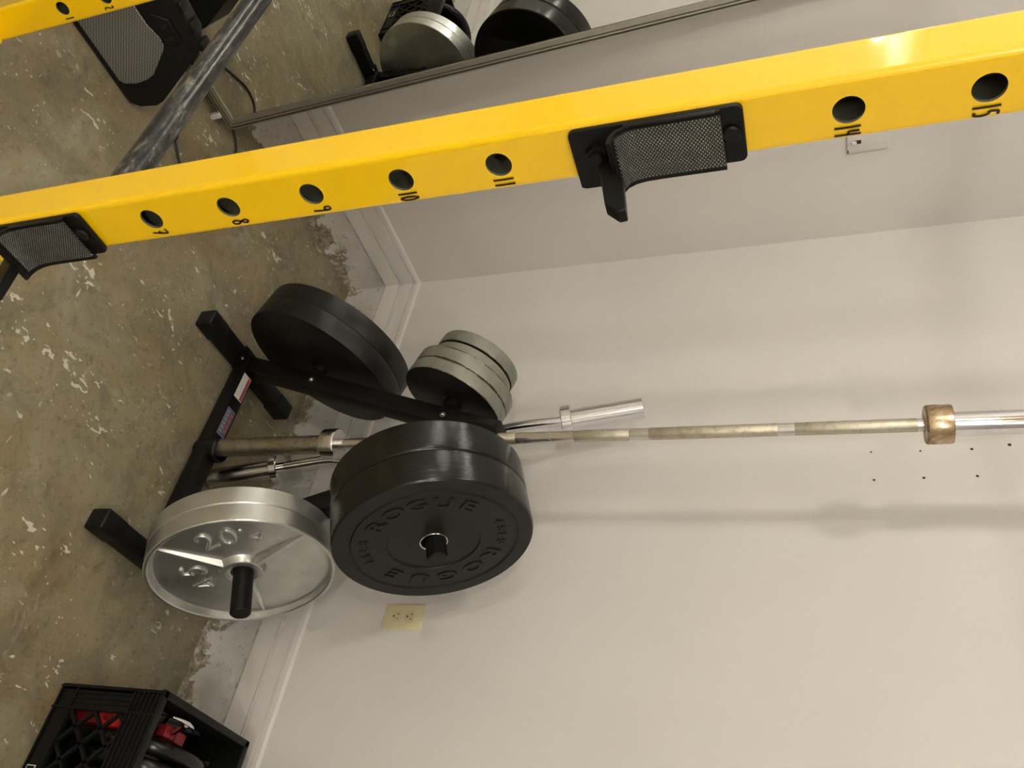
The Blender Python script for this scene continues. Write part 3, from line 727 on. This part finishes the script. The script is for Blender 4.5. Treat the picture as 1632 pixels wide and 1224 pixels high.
fprofile(False, 0, 0, False).build('frame_side', M['alu'], mir, angle=20); fprofile(False, 0, 0, True).build('frame_side', M['alu'], mir, angle=20)
fprofile(True, 0, 0, False).build('frame_bottom', M['alu'], mir, angle=20); fprofile(True, 0, 0, True).build('frame_top', M['alu'], mir, angle=20)
mbox(.02, MW_ - .02, .02, MH_ - .02, -.024, -.008).build('backing_board', M['black_plastic'], mir, smooth=False)
for q in (.045, 1.0, 2.0):
    mbox(q, q + .016, -.0325, .0005, -.022, .003, .002).build('foot_pad', M['clear'], mir)

# ------------------------------------------------------------------ outlet and switch plate
o = thing('wall_outlet', 'ivory double electrical outlet on the white back wall', 'outlet', frame((1.301, 0, .577), (1, 0, 0), (0, 0, 1), (0, -1, 0)))
MB().box((-.035, -.0572, 0), (.035, .0572, .0052), .0022).build('cover_plate', M['ivory'], o)
for s_ in (-1, 1):
    poly = []
    for k in range(40):
        a_ = 2 * pi * k / 40; poly.append((.0172 * cos(a_), max(-.0140, min(.0140, .0172 * sin(a_)))))
    r_ = MB().prism([(x, y + s_ * .0195) for x, y in poly], .005, .0068).build('receptacle', M['ivory_d'], o, bev=.0004)
    mb = MB(); c_ = s_ * .0195
    mb.box((-.0075, c_ + .0005, .0066), (-.0055, c_ + .0085, .0071)).box((.0055, c_ + .0005, .0066), (.0072, c_ + .0075, .0071)).cyl(.0026, .0066, .0071, 14, T(0, c_ - .0065, 0))
    mb.build('slots', M['slot'], r_)
MB().cyl(.0032, .005, .0066, 16).build('cover_screw', M['ivory_d'], o)
o = thing('switch_plate', 'painted over switch plate on the left wall behind the yellow upright', 'switch plate', frame((0, -.346, 1.812), (0, -1, 0), (0, 0, 1), (1, 0, 0)))
MB().box((-.035, -.055, 0), (.035, .055, .008), .003).build('cover_plate', M['wall'], o)
MB().box((-.006, -.034, .008), (.006, -.018, .0083)).build('toggle_slot', M['slot'], o)
MB().box((-.034, -.054, .0078), (-.024, -.051, .0083)).build('paint_chip', M['slot'], o)
MB().box((-.004, -.044, .008), (.004, -.030, .014), .001).build('toggle', M['trim'], o)

# ------------------------------------------------------------------ milk crate with plates
cr = thing('milk_crate', 'black plastic milk crate with diamond lattice sides on the floor by the wall', 'crate', T(1.664, -.402, 0))
CW, CD, CH, tk = .335, .335, .285, .010
mb = MB()
mb.box((0, 0, 0), (CW, CD, .012), .002)
def side_panel(Mx, L):
    p = MB()
    p.box((0, 0, 0), (L, tk, .052), .002, Mx)                      # bottom band
    p.box((0, 0, .205), (L, tk, CH), .003, Mx)                      # top band
    p.box((0, 0, .05), (.050, tk, .21), .002, Mx); p.box((L - .050, 0, .05), (L, tk, .21), .002, Mx)
    for k in range(6): p.box((0.0, -.004, .206 + k * .0125), (L, .001, .2105 + k * .0125), .001, Mx)      # ribs
    for z in (.004, .048): p.box((0, -.004, z), (L, .001, z + .004), .001, Mx)
    for x in (.0, .046, L - .050, L - .004): p.box((x, -.004, .0), (x + .004, .001, CH), .001, Mx)
    for k in range(3): p.box((.012 + k * .011, -.003, .05), (.015 + k * .011, .001, .20), .0008, Mx)
    return p
def lattice(Mx, L):
    p = MB(); x0, x1, z0, z1 = .050, L - .050, .052, .205; st = .068
    for sg in (1, -1):
        for k in range(-5, 9):
            c0 = x0 + k * st
            # line x = c0 + sg*(z-z0)
            pts = []
            if sg > 0: za, zb = z0 + max(0, x0 - c0), z0 + min(z1 - z0, x1 - c0)
            else: za, zb = z0 + max(0, c0 - x1), z0 + min(z1 - z0, c0 - x0)
            if zb - za < .006: continue
            xa, xb = c0 + sg * (za - z0), c0 + sg * (zb - z0); ln = sqrt((xb - xa) ** 2 + (zb - za) ** 2)
            B = Mx @ T(xa, 0, za) @ Matrix.Rotation(-atan2(zb - za, xb - xa), 4, 'Y')
            p.box((0, .001, -.0036), (ln, tk - .001, .0036), 0, B)
    return p
I4 = Matrix.Identity(4)
sides = [I4, T(CW, 0, 0) @ Matrix.Rotation(pi / 2, 4, 'Z'), T(CW, CD, 0) @ Matrix.Rotation(pi, 4, 'Z'), T(0, CD, 0) @ Matrix.Rotation(-pi / 2, 4, 'Z')]
mb.build('crate_bottom', M['black_plastic'], cr)
for Mx in sides:
    pn = side_panel(Mx, CW).build('side_panel', M['black_plastic'], cr)
    lattice(Mx, CW).build('lattice', M['black_plastic'], pn)
mb = MB()
for Mx in sides: mb.box((-.004, -.005, CH - .006), (CW + .004, .012, CH + .003), .002, Mx)
mb.build('rim', M['black_plastic'], cr)
for Mx in (sides[0], sides[3]):
    mb = MB(); 
    mb.box((.17, -.0052, .016), (.215, -.0046, .040), 0, Mx)
    m2 = MB().box((.172, -.0056, .018), (.213, -.0050, .038), 0, Mx)
    o_ = mb.build('label_patch', M['white_st'], cr, smooth=False); m2.build('label_inset', M['black_plastic'], o_, smooth=False)
# rubber plates standing in the crate
def thick_plate(C, Rr, th, M4, label):
    t_ = thing('rubber_weight_plate', label, 'weight plate', M4, 'black rubber plates standing in the crate')
    prof = [(.026, -.010), (Rr - .045, -.010), (Rr - .03, -th / 2)]
    for k in range(9): a_ = radians(-90 + 22.5 * k); prof.append((Rr - th / 2 + th / 2 * cos(a_), th / 2 * sin(a_)))
    prof += [(Rr - .03, th / 2), (Rr - .045, .010), (.026, .010)]
    MB().lathe(prof, 72).build('body', M['black_rubber'], t_)
    MB().lathe([(.025, -.0115), (.032, -.0115), (.032, .0115), (.025, .0115)], 32).build('hub_ring', M['zinc'], t_)
    return t_
for k, (x, rr_, ang, lb) in enumerate([(1.748, .138, 3, 'black rubber plate standing in the crate, nearest the red clamp'), (1.788, .136, 3, 'black rubber plate standing in the crate, second from the red clamp'),
        (1.828, .138, 4, 'black rubber plate standing in the crate, third from the red clamp'), (1.905, .168, 5, 'largest black rubber plate standing highest at the far side of the crate')]):
    a_ = radians(ang)
    thick_plate(None, rr_, .034, frame((x, -.232, .013 + rr_), (0, 1, 0), (sin(a_), 0, cos(a_)), (cos(a_), 0, -sin(a_))), lb)
# red clamps
t_ = thing('bar_clamp', 'dark red plastic bar clamp with a chrome lever on top inside the crate', 'clamp', T(1.714, -.272, .222))
MB().lathe([(.012, -.012), (.020, -.014), (.023, -.010), (.023, .010), (.020, .014), (.012, .012)], 28, frame((0, 0, -.008), (0, 1, 0), (0, 0, 1), (1, 0, 0))).build('ring', M['red'], t_)
MB().box((-.013, -.034, -.006), (.013, -.012, .018), .003).build('jaw', M['red'], t_)
MB().box((-.013, .012, -.004), (.013, .046, .014), .003).build('jaw', M['red'], t_)
MB().tube([(0, 0, .006), (-.006, -.020, .040), (-.012, -.042, .074)], [.006, .0055, .006], 14).build('lever_stem', M['chrome'], t_)
MB().tube([(-.013, -.088, .070), (-.014, -.066, .076), (-.014, -.044, .079), (-.013, -.022, .076), (-.011, .000, .064)], [.002, .0035, .0048, .0035, .002], 12).build('lever_handle', M['chrome'], t_)
t_ = thing('red_dumbbell_collar', 'bright red round collar lying low inside the crate behind the lattice', 'clamp', frame((1.708, -.345, .125), (1, 0, 0), (0, 0, 1), (0, -1, 0)))
MB().lathe([(.014, -.02), (.026, -.02), (.030, -.012), (.030, .012), (.026, .02), (.014, .02)], 40).build('ring', M['redlight'], t_)
MB().box((-.010, .026, -.012), (.012, .050, .012), .004).build('tab', M['redlight'], t_)
MB().box((-.018, -.112, -.014), (.018, -.028, .014), .004).build('handle', M['red'], t_)

# ------------------------------------------------------------------ speaker
sp = thing('pa_speaker', 'black loudspeaker with grey perforated grille lying on its side on the floor', 'speaker', T(.36, -1.35, 0))
SW = sp.matrix_world.copy()
fp = lambda y, z, o=0.0: (.405 - .2037 * z + o, y, z)
poly = [(-1.72, .003), (-1.075, .003), (-1.058, .023), (-1.047, .063), (-1.052, .085), (-1.142, .250), (-1.155, .258), (-1.26, .262), (-1.72, .262)]
mb = MB(); n = len(poly)
fr_ = [fp(y, z) for y, z in poly]; bk = [(.305 if z > .2 else .24, y - .03 if y > -1.2 else y, z) for y, z in poly]
mb.add(fr_ + bk, [tuple(range(n)), tuple(range(n, 2 * n))] + [(i, (i + 1) % n, n + (i + 1) % n, n + i) for i in range(n)])
cab = mb.build('cabinet', M['black_plastic'], sp, W=SW, bev=.004)
gp = [(-1.70, .019), (-1.140, .019), (-1.128, .026), (-1.118, .055), (-1.119, .085), (-1.125, .108), (-1.172, .166), (-1.185, .176), (-1.203, .178), (-1.240, .168), (-1.30, .166), (-1.70, .166)]
MB().extrude([fp(y, z, .0015) for y, z in gp], (.004, 0, .001)).build('grille', M['grille'], sp, W=SW, bev=.002)
MB().extrude([fp(y, z, .0005) for y, z in [(-1.195, .186), (-1.172, .192), (-1.180, .222), (-1.236, .222), (-1.262, .190)]], (.006, 0, .001)).build('horn_flare', M['black_satin'], sp, W=SW, bev=.002)
MB().extrude([fp(y, z, .006) for y, z in [(-1.20, .190), (-1.19, .193), (-1.192, .215), (-1.2, .216)]], (.004, 0, .001)).extrude([fp(y, z, .006) for y, z in [(-1.226, .196), (-1.216, .196), (-1.222, .212), (-1.232, .214)]], (.004, 0, .001)).build('horn_rib', M['iron'], sp, W=SW)
for y, z in [(-1.092, .075), (-1.085, .11), (-1.128, .178)]:
    MB().cyl(.0045, 0, .003, 16, frame(fp(y, z), (0, 1, 0), (-.2, 0, .98), (.98, 0, .2))).build('screw', M['black_satin'], sp, W=SW)
for y, z in [(-1.118, .208), (-1.150, .256), (-1.20, .260), (-1.25, .262)]:
    MB().box((.315, y - .012, z - .006), (.356, y + .012, z + .006), .002).build('corner_tab', M['black_satin'], sp, W=SW)

# power cord on the floor
cd = thing('power_cable', 'thin black power cord running from the speaker under the mirror', 'cord', T(.35, -.9, 0))
CWm = cd.matrix_world.copy()
MB().tube(catmull([(.338, -.930, .007), (.356, -.905, .006), (.380, -.870, .0042), (.405, -.82, .0042), (.395, -.765, .0042), (.33, -.735, .0042), (.24, -.722, .0042), (.17, -.732, .0042), (.130, -.748, .0042), (.10, -.79, .0042), (.085, -.87, .0042)]), .0034, 8).build('cable', M['cord'], cd, W=CWm)
MB().tube([(.306, -.970, .012), (.311, -.960, .012), (.324, -.943, .012), (.338, -.927, .009), (.344, -.920, .007)], [.009, .012, .0115, .008, .004], 14).build('plug', M['cord'], cd, W=CWm)
